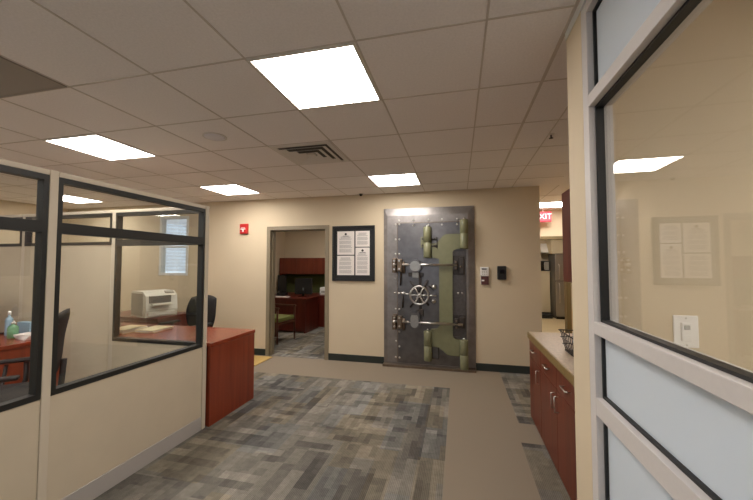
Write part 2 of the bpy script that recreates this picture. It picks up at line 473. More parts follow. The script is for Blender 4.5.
# wall switch seen through the glass
t = thing('occupancy_switch', 'white wall switch plate with motion sensor, seen through clear glass at right', 'light switch', (.868, 1.60, 1.238))
b = B(t.location); b.box(.826, .910, 1.594, 1.60, 1.175, 1.301, bev=.003); b.make('cover_plate', M['white'], t)
b = B(t.location); b.box(.851, .885, 1.588, 1.596, 1.20, 1.272, bev=.002); b.make('switch_body', M['white'], t)
b = B(t.location); b.box(.858, .878, 1.585, 1.589, 1.246, 1.264, bev=.002); b.make('sensor_lens', plain('grey_lens', srgb(190, 190, 186), .2), t)
b = B(t.location); b.box(.855, .881, 1.586, 1.589, 1.206, 1.226, bev=.001); b.make('button', M['white'], t)
for z in (1.186, 1.290):
    b = B(t.location); b.cyl((.868, 1.5925, z), (.868, 1.5945, z), .0035, seg=10); b.make('screw', M['nickel'], t)

# ------------------------------------------------------------------ ceiling fittings
def light_at(cx, cy, label, first=[None]):
    if first[0] is None:
        t = thing('ceiling_light', label, 'ceiling light', (cx, cy, CH), 'square ceiling light panels')
        b = B(); b.frame_z(-.30, .30, -.30, .30, .016, -.009, 0); b.make('frame', M['lampframe'], t)
        b = B(); b.box(-.284, .284, -.284, .284, -.006, 0); b.make('diffuser', M['lamp'], t)
        first[0] = t; return t
    return dup(first[0], (cx, cy, CH), label=label)
H = T/2
light_at(GX+T*1.5, GY+H, 'large glowing square ceiling panel nearest the camera, above the aisle')
light_at(GX-T*2.5, GY+T*1.5, 'glowing ceiling panel directly above the glazed cubicle partition')
light_at(GX-T*2.5, GY+T*4.5, 'small glowing ceiling panel left of the air vent, nearest the red fire alarm')
light_at(GX+T*1.5, GY+T*4.5, 'glowing ceiling panel just in front of the vault door')
light_at(GX-T*7.5, GY+T*4.5, 'glowing ceiling panel seen through the upper pane of the cubicle partition')
light_at(GX-T*2.5, GY-H, 'glowing ceiling panel cut by the left picture edge beside the dark grille')
light_at(1.656, 6.715, 'glowing ceiling panel in the hallway above the exit sign')
# further lamps of the same rooms, outside the frame, plus added office fill
for x, y, l in ((GX+T*1.5, GY-T*3.5, 'ceiling light panel over the aisle, first behind the camera'),
                (GX-T*2.5, GY-T*4.5, 'ceiling light panel left of the aisle behind the camera'),
                (GX-T*7.5, GY+T*.5, 'ceiling light panel over the far left desks'),
                (GX-T*7.5, GY-T*3.5, 'ceiling light panel at the far left behind the camera'),
                (1.9, .2, 'ceiling light panel inside the glass fronted office'),
                (1.9, -1.4, 'added unseen fill light panel deeper inside the glass fronted office'),  # added fill, brightens the office wall and frosted panes
                (3.1, .2, 'added unseen fill light panel at the far side of the glass fronted office'),  # also an added fill lamp for the wall behind the glass
                (-2.9, 6.6, 'ceiling light panel inside the private office'),
                (1.9, 9.3, 'ceiling light panel in the kitchen')):
    light_at(x, y, l)

# air vent
vx0, vy0 = GX, GY+T*2
t = thing('air_vent', 'square louvred ceiling air vent with three nested rings', 'air vent', (vx0+H, vy0+H, CH))
b = B(t.location); b.frame_z(vx0+.01, vx0+T-.01, vy0+.01, vy0+T-.01, .045, CH-.010, CH-.002); b.make('frame', M['vent'], t)
b = B(t.location); b.box(vx0+.02, vx0+T-.02, vy0+.02, vy0+T-.02, CH-.002, CH-.0005); b.make('backing', M['vdark'], t)
for w in (.235, .165, .095):
    b = B(t.location); cx, cy = vx0+H, vy0+H
    i0, i1 = w, w-.05
    # sloping square ring
    A = [(cx+sx*i0, cy+sy*i0, CH-.024) for sx, sy in ((-1, -1), (1, -1), (1, 1), (-1, 1))]
    C = [(cx+sx*i1, cy+sy*i1, CH-.006) for sx, sy in ((-1, -1), (1, -1), (1, 1), (-1, 1))]
    va = [b._v(q) for q in A]; vc = [b._v(q) for q in C]
    vd = [b._v((q[0], q[1], q[2]+.003)) for q in A]; ve = [b._v((q[0], q[1], q[2]+.003)) for q in C]
    for k in range(4):
        l = (k+1) % 4
        b.bm.faces.new((va[k], va[l], vc[l], vc[k])); b.bm.faces.new((vd[l], vd[k], ve[k], ve[l]))
        b.bm.faces.new((vc[k], vc[l], ve[l], ve[k])); b.bm.faces.new((va[l], va[k], vd[k], vd[l]))
    b.make('louvre', M['vent'], t)
b = B(t.location); b.box(vx0+H-.035, vx0+H+.035, vy0+H-.035, vy0+H+.035, CH-.02, CH-.002); b.make('centre_plate', M['vent'], t)
# return grille
gx0, gy0 = GX-T*2, GY-T
t = thing('return_air_grille', 'dark brown-grey square grille in the ceiling at upper left', 'air vent', (gx0+H, gy0+H, CH))
b = B(t.location); b.frame_z(gx0+.008, gx0+T-.008, gy0+.008, gy0+T-.008, .012, CH-.008, CH-.001); b.make('frame', M['dark_tile'], t)
b = B(t.location); b.box(gx0+.02, gx0+T-.02, gy0+.02, gy0+T-.02, CH-.005, CH-.001); b.make('perforated_face', M['dark_tile'], t)
# speaker
t = thing('ceiling_speaker', 'round flush ceiling speaker in a tile left of the air vent', 'speaker', (-2.01, 2.445, CH))
b = B(t.location); b.lathe((-2.01, 2.445, CH), [(.098, 0), (.098, -.005), (.088, -.007), (.086, -.004), (.0, -.004)], 32); b.make('bezel', M['vent'], t)
b = B(t.location); b.lathe((-2.01, 2.445, CH), [(.084, -.004), (.080, -.008), (.0, -.010)], 32); b.make('grille', plain('speaker_grille', srgb(228, 224, 228), .7), t)
# sprinklers
def sprinkler(x, y, label):
    t = thing('sprinkler_head', label, 'sprinkler', (x, y, CH), 'ceiling sprinklers')
    b = B(t.location); b.lathe((x, y, CH), [(.03, 0), (.03, -.004), (.014, -.01), (.0, -.01)], 16); b.make('escutcheon', M['vent'], t)
    b = B(t.location); b.cyl((x, y, CH-.01), (x, y, CH-.035), .007); b.cyl((x, y, CH-.035), (x, y, CH-.038), .017); b.make('head', M['iron'], t)
sprinkler(.76, 3.05, 'small dark ceiling sprinkler at right near the kitchenette cupboard')
t = thing('ceiling_sensor', 'small black dome on the ceiling edge above the picture frame', 'camera', (-1.45, 4.98, CH))
b = B(t.location); b.lathe((-1.45, 4.98, CH), [(.035, 0), (.035, -.012), (.0, -.012)], 20); b.make('base', M['vent'], t)
b = B(t.location); b.ball((-1.45, 4.98, CH-.016), .026); b.make('dome', M['screen'], t)

# ------------------------------------------------------------------ cubicle partition
PT = 2.045; PX = -2.31; PTH = .055
def panel(label, p0, length, along, lower_glass=True, zs=None, group='glazed cubicle partition panels', name='partition_panel', trim0=True):
    """panel running from p0 along +axis ('y' or 'x')"""
    t = thing(name, label, 'cubicle partition', (p0[0], p0[1], 0), group)
    def bx(b, a0, a1, w0, w1, z0, z1, **k):
        if along == 'y': b.box(w0, w1, a0, a1, z0, z1, **k)
        else: b.box(a0, a1, w0, w1, z0, z1, **k)
    h = PTH/2
    b = B(); bx(b, 0, length, -h+.004, h-.004, .12, .745 if lower_glass else 1.695); b.make('lower_panel', M['pfabric'], t)
    b = B(); bx(b, 0, length, -h-.003, h+.003, 0, .12, bev=.003); b.make('base_rail', M['pbase'], t)
    b = B(); bx(b, 0, length, -h-.003, h+.003, PT-.03, PT, bev=.003); b.make('top_rail', M['pmetal'], t)
    def frm(z0, z1, w=.024, wz=.032):
        b = B()
        bx(b, 0, w, -h, h, z0, z1); bx(b, length-w, length, -h, h, z0, z1)
        bx(b, w, length-w, -h, h, z0, z0+wz); bx(b, w, length-w, -h, h, z1-wz, z1)
        b.make('pane_frame', M['pframe'], t)
        b = B(); bx(b, w, length-w, -.003, .003, z0+wz, z1-wz); b.make('glass_pane', M['pane'], t)
    if lower_glass: frm(.745, 1.715)
    frm(1.695 if not lower_glass else 1.715, PT-.03)
    return t
def post(x, y, label):
    b = B((x, y, 0)); b.box(x-.030, x+.030, y-.022, y+.022, 0, PT+.002, bev=.002)
    tag(b.make('partition_post', M['pmetal'], None), label, 'post', 'partition posts')
L1 = 1.195
y1 = 1.462
panel('nearest glazed partition panel, cut by the left picture edge', (PX, y1-.0245-L1), L1, 'y')
post(PX, y1, 'beige upright post between the two large glazed partition panels')
panel('large glazed partition panel right of the upright post, facing the aisle', (PX, y1+.0245), L1-.005, 'y')
post(PX, 2.705, 'beige end post of the glazed partition beside the cherry desk')
panel('glazed cross panel behind the glass with a tall pane in front of the printer', (-3.335, 2.705), 1.03, 'x')
post(-3.36, 2.705, 'slim post in the cross panel seen through the partition glass')
panel('cross panel with a solid lower half and narrow pane above, behind the black chair', (-4.58, 2.705), 1.195, 'x', lower_glass=False)
post(-4.605, 2.705, 'cross panel post nearest the left picture edge, seen through glass')
panel('cross panel at the far left with solid lower half, behind the desk bottles', (-5.82, 2.705), 1.19, 'x', lower_glass=False)

# ------------------------------------------------------------------ cherry desk in cubicle beyond the partition
t = thing('office_desk', 'cherry red desk whose panelled end juts into the aisle beyond the partition', 'desk', (-3.3, 3.09, 0))
b = B(t.location); b.box(-4.35, -2.245, 2.74, 3.45, .728, .763, bev=.003); b.make('desk_top', M['cherry_top'], t)
b = B(t.location); b.box(-2.28, -2.253, 2.745, 3.445, 0, .728); b.make('end_panel', M['cherry'], t)
b = B(t.location); b.box(-4.34, -4.313, 2.745, 3.445, 0, .728); b.make('end_panel', M['cherry'], t)
b = B(t.location); b.box(-4.313, -2.70, 2.85, 2.87, .25, .728); b.make('modesty_panel', M['cherry'], t)
b = B(t.location); b.box(-2.70, -2.28, 2.76, 3.43, .0, .728); b.make('pedestal', M['cherry'], t)
for k in range(3):
    d = B(t.location); d.box(-2.69, -2.29, 3.43, 3.446, .04+k*.225, .25+k*.225, bev=.002); d = d.make('drawer', M['cherry'], t)
    h = B(t.location); h.tube([(-2.55, 3.447, .17+k*.225), (-2.55, 3.47, .17+k*.225), (-2.43, 3.47, .17+k*.225), (-2.43, 3.447, .17+k*.225)], .005); h.make('handle', M['nickel'], d)
# paper stack
random.seed(3)
for k, (px, py, lab) in enumerate(((-3.55, 3.02, 'stack of pale papers on the cherry desk behind the tall pane'),
                                   (-3.30, 3.13, 'smaller stack of papers at the right of the desk paper pile'))):
    t = thing('paper_stack', lab, 'papers', (px, py, .763), 'paper stacks on the desk')
    for q in range(5 if k == 0 else 3):
        b = B(t.location); z = .763+q*.009
        b.box(px-.108+random.uniform(-.012, .012), px+.108, py-.14, py+.14+random.uniform(-.012, .012), z, z+.009, rot=Matrix.Rotation(random.uniform(-.15, .15), 3, 'Z'))
        b.make('papers', M['paper'] if q % 2 else plain('cream_paper', srgb(222, 208, 170), .8), t)

# credenza + printer
t = thing('credenza', 'dark cherry credenza under the white printer in the second cubicle', 'cabinet', (-4.63, 4.2, 0))
b = B(t.location); b.box(-5.2, -4.07, 3.9, 4.5, 0, .72); b.make('body', M['dcherry'], t)
b = B(t.location); b.box(-5.22, -4.05, 3.88, 4.52, .72, .75, bev=.003); b.make('top', M['dcherry'], t)
for k in range(2):
    b = B(t.location); b.box(-5.19+k*.56, -4.64+k*.56, 3.884, 3.9, .04, .70, bev=.002); d = b.make('door', M['dcherry'], t)
    h = B(t.location); h.box(-4.68+k*.08, -4.67+k*.08, 3.872, 3.884, .5, .62); h.make('handle', M['nickel'], d)
# printer, local +X is the front
t = thing('printer', 'boxy white office printer on the credenza seen through the tall pane', 'printer', (-4.37, 4.13, .75), rz=math.radians(-20))
b = B(); b.prism_y([(-.24, 0), (.22, 0), (.24, .10), (.22, .30), (.13, .36), (-.20, .36), (-.24, .33)], -.21, .21); b.make('body', M['printer_w'], t)
b = B(); b.prism_y([(-.22, .02), (.14, .02), (.14, .33), (-.22, .33)], -.216, -.208); b.make('side_panel', M['printer_g'], t)
b = B(); b.box(.215, .238, -.17, .12, .20, .30, bev=.004); b.make('output_slot', M['vdark'], t)
b = B(); b.box(.225, .30, -.15, .10, .17, .19, bev=.003); b.make('paper_tray', M['printer_w'], t)
b = B(); b.box(.222, .246, -.18, .18, .02, .075, bev=.004); b.make('cassette', M['printer_w'], t)
b = B(); b.box(.14, .20, .06, .18, .34, .352, bev=.003, rot=Matrix.Rotation(.5, 3, 'Y')); b.make('control_panel', M['printer_g'], t)

# ------------------------------------------------------------------ task chairs (local +Y = forward)
def task_chair(label, loc, rz, backw=.5, zb=.86, zh=.27):
    t = thing('office_chair', label, 'chair', loc, 'black office chairs', rz)
    b = B()
    for k in range(5):
        a = 2*PI*k/5+.3
        b.tube([(0, 0, .11), (.14*math.cos(a), .14*math.sin(a), .105), (.29*math.cos(a), .29*math.sin(a), .07)], .022)
    b.cyl((0, 0, .08), (0, 0, .15), .045); b.make('star_base', M['blackp'], t)
    for k in range(5):
        a = 2*PI*k/5+.3; c = Vector((.29*math.cos(a), .29*math.sin(a), .03)); n = Vector((-math.sin(a), math.cos(a), 0))
        b = B(); b.cyl(c-n*.024, c-n*.006, .03); b.cyl(c+n*.006, c+n*.024, .03); b.cyl(c, c+Vector((0, 0, .045)), .009); b.make('caster', M['blackp'], t)
    b = B(); b.cyl((0, 0, .14), (0, 0, .40), .025); b.box(-.1, .1, -.1, .12, .39, .425, bev=.01); b.make('column', M['blackp'], t)
    # seat: rounded, dished
    def cushion(fn, nu, nv, th, name):
        b = B(); top = []; bot = []
        for i in range(nu+1):
            ra, rb = [], []
            for j in range(nv+1):
                u = -1+2*i/nu; v = -1+2*j/nv
                p, n = fn(u, v); e = max(abs(u), abs(v))**6
                ra.append(b._v(p+n*th*(1-.75*e))); rb.append(b._v(p-n*th*(1-.75*e)))
            top.append(ra); bot.append(rb)
        for i in range(nu):
            for j in range(nv):
                b.bm.faces.new((top[i][j], top[i+1][j], top[i+1][j+1], top[i][j+1])).smooth = True
                b.bm.faces.new((bot[i][j], bot[i][j+1], bot[i+1][j+1], bot[i+1][j])).smooth = True
        for i in range(nu):
            for j in (0, nv):
                b.bm.faces.new((top[i][j], bot[i][j], bot[i+1][j], top[i+1][j])).smooth = True
        for j in range(nv):
            for i in (0, nu):
                b.bm.faces.new((top[i][j], top[i][j+1], bot[i][j+1], bot[i][j])).smooth = True
        return b.make(name, M['fabric'], t)
    def sq(u, v):   # squircle
        return u*math.sqrt(1-.28*v*v), v*math.sqrt(1-.28*u*u)
    def seatf(u, v):
        a, c = sq(u, v); return Vector((.265*a, .02+.255*c, .475+.012*a*a-.02*max(0, c)**3)), Vector((0, 0, 1))
    def backf(u, v):
        a, c = sq(u, v); z = zb+zh*c; w = backw/2*(1-.14*(c < 0)*c*c)
        yy = -.255-.07*(z-.6)+.05*a*a - .035*max(0, c)**2
        return Vector((w*a, yy, z)), Vector((0, 1, 0))
    cushion(seatf, 14, 14, .045, 'seat'); cushion(backf, 14, 14, .03, 'backrest')
    b = B(); b.tube([(0, -.05, .41), (0, -.22, .41), (0, -.30, .47), (0, -.315, .72)], .022); b.make('back_support', M['blackp'], t)
    for s in (-1, 1):
        b = B(); b.tube([(s*.18, .0, .43), (s*.29, .0, .44), (s*.315, -.02, .52), (s*.31, -.02, .67)], .018)
        b.tube([(s*.18, .10, .43), (s*.29, .12, .46), (s*.31, .10, .66)], .014)
        b.box(s*.31-.035, s*.31+.035, -.13, .17, .67, .70, bev=.012); b.make('armrest', M['blackp'], t)
    return t
task_chair('black office chair seen side-on in the nearer cubicle, right of the post', (-3.40, 1.93, 0), math.radians(136))
task_chair('black office chair behind the cherry desk, partly beyond the partition end post', (-3.64, 3.96, 0), math.radians(172), .56, .80, .25)

# ------------------------------------------------------------------ nearer cubicle desk and items
t = thing('office_desk', 'cherry red desk against the solid cross panel behind the left glass pane', 'desk', (-4.8, 2.38, 0))
b = B(t.location); b.box(-5.7, -3.98, 2.06, 2.672, .728, .763, bev=.003); b.make('desk_top', M['cherry_top'], t)
b = B(t.location); b.box(-4.02, -3.99, 2.08, 2.67, 0, .728); b.make('end_panel', M['cherry'], t)
b = B(t.location); b.box(-5.69, -5.66, 2.08, 2.67, 0, .728); b.make('end_panel', M['cherry'], t)
b = B(t.location); b.box(-4.45, -4.02, 2.1, 2.67, 0, .728); b.make('pedestal', M['cherry'], t)
for k in range(3):
    d = B(t.location); d.box(-4.44, -4.03, 2.084, 2.1, .04+k*.225, .25+k*.225, bev=.002); d = d.make('drawer', M['cherry'], t)
    h = B(t.location); h.tube([(-4.3, 2.083, .17+k*.225), (-4.3, 2.062, .17+k*.225), (-4.18, 2.062, .17+k*.225), (-4.18, 2.083, .17+k*.225)], .005); h.make('handle', M['nickel'], d)
b = B(t.location); b.box(-5.66, -4.45, 2.62, 2.64, .25, .728); b.make('modesty_panel', M['cherry'], t)
def bottle(name, x, y, z, h, r, mat, label, pump=False):
    t = thing(name, label, 'bottle', (x, y, z))
    b = B(t.location); b.lathe((x, y, z), [(r*.9, 0), (r, .008), (r, h*.6), (r*.85, h*.7), (r*.35, h*.78), (r*.35, h*.84)], 18); b.make('bottle_body', M[mat], t)
    b = B(t.location); b.cyl((x, y, z+h*.84), (x, y, z+h*.92 if pump else z+h), r*.42, seg=12)
    if pump: b.cyl((x, y, z+h*.9), (x, y, z+h), r*.12, seg=8); b.tube([(x, y, z+h), (x+r, y-r*.4, z+h), (x+r*1.5, y-r*.6, z+h*.97)], r*.13)
    b.make('cap', M['white'], t)
bottle('spray_bottle', -4.53, 2.55, .763, .25, .032, 'lbl', 'tall pale blue plastic bottle at the left end of the desk items')
bottle('sanitizer_bottle', -4.33, 2.47, .763, .17, .042, 'teal', 'green pump bottle in front of the pale blue card box', True)
b = B((-4.39, 2.615, .763)); b.box(-4.47, -4.29, 2.58, 2.65, .763, .90, bev=.004)
tag(b.make('tissue_box', M['lbl']), 'pale blue box standing on the desk behind the green pump bottle', 'box')
t = thing('paper_stack', 'small white crumpled paper pile at the right end of the left desk', 'papers', (-4.17, 2.52, .763), 'paper stacks on the desk')
for q in range(4):
    b = B(t.location); b.box(-4.26, -4.08, 2.44, 2.58, .763+q*.012, .775+q*.012, rot=Matrix.Rotation(.12*q-.2, 3, 'Z')); b.make('papers', M['paper'], t)
t = thing('computer_monitor', 'black computer monitor on the left desk at the picture edge', 'monitor', (-4.86, 2.5, .763))
b = B(t.location); b.box(-5.04, -4.60, 2.47, 2.50, .87, 1.16, bev=.005); b.make('screen_housing', M['blackp'], t)
b = B(t.location); b.box(-5.02, -4.62, 2.467, 2.471, .89, 1.14); b.make('screen', M['screen'], t)
b = B(t.location); b.cyl((-4.78, 2.52, .775), (-4.78, 2.51, .92), .02); b.box(-4.88, -4.68, 2.45, 2.60, .763, .777, bev=.004); b.make('stand', M['blackp'], t)

# ------------------------------------------------------------------ wall items
# document frame
t = thing('picture_frame', 'black framed board of four printed notices between doorway and vault', 'picture frame', (-1.59, YB, 1.67))
fx = lambda u: -1.936+(u-55)*.002274
fz = lambda v: 2.10-(v-42)*.00219
b = B(t.location)
b.frame_y(-1.936, -1.247, 1.24, 2.10, .03, YB-.028, YB); b.make('frame_border', M['blackp'], t)
b = B(t.location); b.box(-1.906, -1.277, YB-.014, YB, 1.27, 2.07); b.make('black_mount', plain('black_mount', srgb(26, 28, 28), .6), t)
docs = [(90, 213, 80, 248, 1), (90, 213, 255, 393, 0), (222, 322, 80, 192, 0), (222, 322, 198, 393, 1)]
for (a, c, u, v, seal) in docs:
    b = B(t.location); x0, x1, z1, z0 = fx(a), fx(c), fz(u), fz(v); b.box(x0, x1, YB-.0155, YB-.014, z0, z1); d = b.make('notice', M['paper'], t)
    b = B(t.location); z = z1-(.085 if seal else .03); k = 0; w = (x1-x0)
    while z > z0+.02:
        if k % 6 != 5:
            m = .12 if k > 2 else .2
            b.box(x0+w*m, x1-w*(m+random.uniform(0, .08)), YB-.0165, YB-.0155, z-.0022, z+.0022)
        z -= .011; k += 1
    b.make('printed_lines', M['ink'], d)
    if seal:
        b = B(t.location); xm = (x0+x1)/2
        b.cyl((xm, YB-.0155, z1-.045), (xm, YB-.0168, z1-.045), .019, seg=20); b.box(xm-.05, xm+.05, YB-.0168, YB-.0155, z1-.078, z1-.071)
        b.make('seal', M['ink2'], d)

t = thing('fire_alarm_station', 'small red fire alarm pull station high on the wall left of the doorway', 'fire alarm', (-3.53, YB, 2.10))
b = B(t.location); b.box(-3.605, -3.457, YB-.008, YB, 2.01, 2.187, bev=.002); b.make('wall_mount', M['red'], t)
b = B(t.location); b.box(-3.60, -3.462, YB-.045, YB-.008, 2.015, 2.182, bev=.006); b.make('housing', M['red'], t)
b = B(t.location); b.box(-3.575, -3.487, YB-.056, YB-.045, 2.085, 2.103, bev=.002); b.box(-3.543, -3.519, YB-.056, YB-.045, 2.045, 2.085, bev=.002); b.make('handle', M['white'], t)
b = B(t.location); b.box(-3.57, -3.492, YB-.047, YB-.045, 2.115, 2.122); b.make('lettering', M['white'], t)

t = thing('keypad', 'white access keypad over a maroon panel right of the vault', 'keypad', (.358, YB, 1.33))
b = B(t.location); b.box(.305, .410, YB-.006, YB, 1.22, 1.455); b.make('wall_mount', M['white'], t)
b = B(t.location); b.box(.298, .417, YB-.035, YB-.006, 1.335, 1.462, bev=.006); b.make('housing', M['white'], t)
b = B(t.location); b.box(.318, .385, YB-.037, YB-.035, 1.425, 1.443); b.make('display', M['screen'], t)
for i in range(3):
    for j in range(3):
        b = B(t.location); b.box(.322+i*.026, .340+i*.026, YB-.039, YB-.035, 1.352+j*.022, 1.366+j*.022, bev=.001); b.make('key', plain('grey_key', srgb(196, 192, 184), .5) if i+j == 0 else bpy.data.materials['grey_key'], t)
b = B(t.location); b.box(.310, .412, YB-.03, YB-.006, 1.212, 1.330, bev=.004); p = b.make('lower_panel', M['maroon'], t)
b = B(t.location); b.box(.315, .352, YB-.033, YB-.03, 1.262, 1.282); b.make('card_slot', M['white'], p)

t = thing('wall_reader', 'small black wall box right of the white keypad', 'card reader', (.588, YB, 1.38))
b = B(t.location); b.box(.529, .646, YB-.05, YB, 1.285, 1.476, bev=.012); b.make('housing', M['blackp'], t)
b = B(t.location); b.box(.555, .62, YB-.054, YB-.048, 1.37, 1.43, bev=.003); b.make('sensor', M['screen'], t)

# ------------------------------------------------------------------ VAULT DOOR
t = thing('vault_door', 'antique steel bank vault door with green hinges and spoked wheel', 'vault door', (-.44, YB, 0))
LO = t.location
ZO = 1.503
# outer mitred frame plate
x0, x1, z1 = -1.103, .227, 2.345
ix0, ix1, iz1 = -1.045, .135, 2.235
YF = YB-.036
b = B(LO)
o_ = [(x0, 0), (x0, z1), (x1, z1), (x1, 0)]; n_ = [(ix0, 0), (ix0, iz1), (ix1, iz1), (ix1, 0)]
vo = [b._v((x, YB-.018, z)) for x, z in o_]; vi = [b._v((x, YF, z)) for x, z in n_]
vb = [b._v((x, YB, z)) for x, z in o_]
for k in range(3):
    b.bm.faces.new((vo[k], vo[k+1], vi[k+1], vi[k])); b.bm.faces.new((vb[k], vo[k], vo[k+1], vb[k+1]))
b.bm.faces.new(vi)
b.bm.faces.new((vb[0], vo[0], vi[0], vi[3], vo[3], vb[3])); b.bm.faces.new(vb)
b.make('frame_plate', M['steel2'], t)
# door slab with seam
sx0, sx1, sz0, sz1 = -.883, .105, .05, 2.112
b = B(LO); b.box(sx0, sx1, YF-.016, YF, sz0, sz1, bev=.004); b.make('door_slab', M['steel'], t)
b = B(LO); b.box(sx0-.012, sx0-.004, YF-.006, YF, sz0, sz1+.012); b.box(sx0-.004, sx1, YF-.006, YF, sz1+.004, sz1+.012)
b.make('seam_strip', M['bronze'], t)
b = B(LO); b.box(-1.103, .227, YB-.13, YB-.02, 0, .035, bev=.004); b.make('sill', M['bronze'], t)
YS = YF-.016
# green hinge strap
body = [(-.388, .300), (-.302, .300), (-.268, .345), (-.215, .408), (-.180, .428), (-.120, .435), (.025, .432), (.023, .216), (-.047, .216), (-.072, .205), (-.089, .174),
        (-.096, -1.01), (-.085, -1.045), (-.055, -1.064), (.01, -1.064), (.008, -1.299), (-.12, -1.298), (-.17, -1.285), (-.205, -1.255), (-.235, -1.215), (-.284, -1.182), (-.397, -1.182),
        (-.396, -.935), (-.31, -.93), (-.285, -.915), (-.267, -.88), (-.262, .07), (-.275, .088), (-.389, .089)]
b = B(LO); b.prism_y([(x, z+ZO) for x, z in body], YS-.05, YS)
bmesh.ops.bevel(b.bm, geom=[e for e in b.bm.edges if all(abs(v.co.y-(YS-.05-LO.y)) < 1e-4 for v in e.verts)], offset=.008, segments=2, affect='EDGES')
b.make('hinge_strap', M['green'], t)
b = B(LO); b.box(-.092, .095, YS-.006, YS, .475, 1.705, bev=.003); b.make('recess_plate', M['iron2'], t)
b = B(LO); b.prism_y([(-.31+(x+.31)*1.045, z*1.012+ZO+.003) for x, z in body], YS-.010, YS); b.make('hinge_shade_rim', M['iron2'], t)  # dark outline sheet standing in for shade along the strap edges
def barrel(x, za, zb, zm, label=None):
    r = .058
    b = B(LO); yc = YS-.06
    prof = [(r*.55, 0), (r*.9, .004), (r, .015), (r, zm-za-.007), (r*.9, zm-za-.003), (r*.9, zm-za+.003), (r, zm-za+.007), (r, zb-za-.012), (r*.88, zb-za-.004), (r*.5, zb-za)]
    b.lathe((x, yc, za), prof, 24); b.box(x-.03, x+.03, yc, YS, za+.01, zb-.01)
    o = b.make('hinge_barrel', M['green'], t)
    b = B(LO); b.cyl((x, yc, zb-.002), (x, yc, zb+.025), .016, .012, seg=12); b.make('hinge_pin', M['bright'], o)
    return o
barrel(-.436, .089+ZO, .545+ZO, .31+ZO)
barrel(.080, .216+ZO, .640+ZO, .435+ZO)
barrel(-.438, -1.385+ZO, -.955+ZO, -1.17+ZO)
barrel(.065, -1.47+ZO, -1.06+ZO, -1.27+ZO)
b = B(LO)   # upper-left hinge plate with bolts
b.box(-.535, -.475, YS-.04, YS, 1.745, 1.90, bev=.004); b.make('hinge_plate', M['green'], t)
for zz in (1.775, 1.87):
    b = B(LO); b.cyl((-.505, YS-.06, zz), (-.505, YS-.04, zz), .016, seg=6); b.make('bolt', M['iron'], t)
b = B(LO)
for zz in (1.765, 1.865): b.cyl((-.40, YS-.05, zz), (-.31, YS-.05, zz), .013); b.cyl((-.305, YS-.05, zz), (-.325, YS-.05, zz), .022, seg=6)
b.box(-.305, -.297, YS-.07, YS, 1.735, 1.90); b.make('hinge_clamp', M['iron'], t)
b = B(LO); b.frame_y(-.385, -.285, .14, .34, .012, YS-.03, YS); b.make('lower_bracket', M['iron'], t)
# rivets
riv = [(-.92, .598), (-.859, .596), (-.92, .371), (-.859, .37), (-.921, .152), (-.86, .151), (-.921, -.209), (-.93, -.433), (-.869, -.432), (-.922, -.671), (-.862, -.671),
       (-.916, -1.144), (-.862, -1.216), (-.862, -1.0), (-.866, .655), (-.647, .655), (-.425, .655), (-.229, .655), (-.015, .655), (-.647, .575), (-.425, .575), (-.229, .575), (-.016, .575),
       (-.011, -.414), (.045, -.413), (-.86, -1.38), (-.92, -1.38)]
for k, (x, z) in enumerate(riv):
    yy = YF if (x < -.895 or z > .62) else YS
    b = B(LO); b.ball((x, yy-.002, z+ZO), .0155, (1, .75, 1), 10); b.make('rivet', M['bright'], t)
# cross bars, bolt brackets
def arm(z, zl, xl, xr):
    b = B(LO); b.cyl((xl, YS-.085, z), (xr, YS-.085, z-.01), .0165, seg=16); b.make('bolt_bar', M['bright'], t)
arm(-.005+ZO, 0, -.93, -.02); arm(-.838+ZO, 0, -.93, .05)
def cluster_left(zc):
    b = B(LO)
    b.box(-.955, -.895, YF-.11, YF, zc-.12, zc+.085, bev=.010); b.box(-.878, -.805, YS-.105, YS, zc-.10, zc+.08, bev=.010); b.cyl((-.79, YS-.06, zc-.13), (-.79, YS-.06, zc+.04), .022)
    b.box(-.955, -.885, YF-.03, YF, zc-.115, zc+.095, bev=.004)
    b.make('bolt_bracket', M['bronze'], t)
    b = B(LO)
    for (x, z) in ((-.92, zc+.055), (-.845, zc+.055), (-.92, zc-.07), (-.845, zc-.065)): b.cyl((x, YF-.13, z), (x, YF-.10, z), .015, seg=8)
    b.ball((-.92, YF-.125, zc), .024); b.make('bolt', M['bright'], t)
cluster_left(-.005+ZO); cluster_left(-.838+ZO)
def cluster_right(zc, top, bot):
    b = B(LO)
    b.box(-.06, -.015, YS-.10, YS, zc-.06, zc+.075, bev=.008); b.box(.012, .075, YS-.08, YS, zc-bot, zc+top, bev=.01)
    b.box(-.075, .085, YS-.015, YS, zc-bot-.01, zc+top+.02, bev=.004)
    b.make('bolt_bracket', M['iron'], t)
    b = B(LO)
    for z in (zc+.05, zc-.04): b.cyl((-.037, YS-.12, z), (-.037, YS-.10, z), .013, seg=8)
    b.ball((.03, YS-.085, zc-.015), .016); b.make('bolt', M['bronze'], t)
cluster_right(-.02+ZO, .12, .12); cluster_right(-.845+ZO, .10, .06)
# pendant rods on the left
b = B(LO); b.cyl((-.835, YS-.05, 1.19), (-.835, YS-.05, 1.42), .013); b.make('lock_rod', M['iron'], t)
b = B(LO); b.cyl((-.805, YS-.04, .86), (-.805, YS-.04, 1.04), .013); b.make('lock_rod', M['iron'], t)
b = B(LO); b.box(-.855, -.795, YS-.06, YS, 1.38, 1.44, bev=.006); b.make('rod_bracket', M['bronze'], t)
b = B(LO); b.cyl((-.84, YS-.05, 1.075), (-.65, YS-.05, 1.055), .010); b.ball((-.80, YS-.055, 1.078), .028, (1.5, .8, .6)); b.cyl((-.80, YS, 1.078), (-.80, YS-.05, 1.078), .014); b.make('side_lever', M['bright'], t)
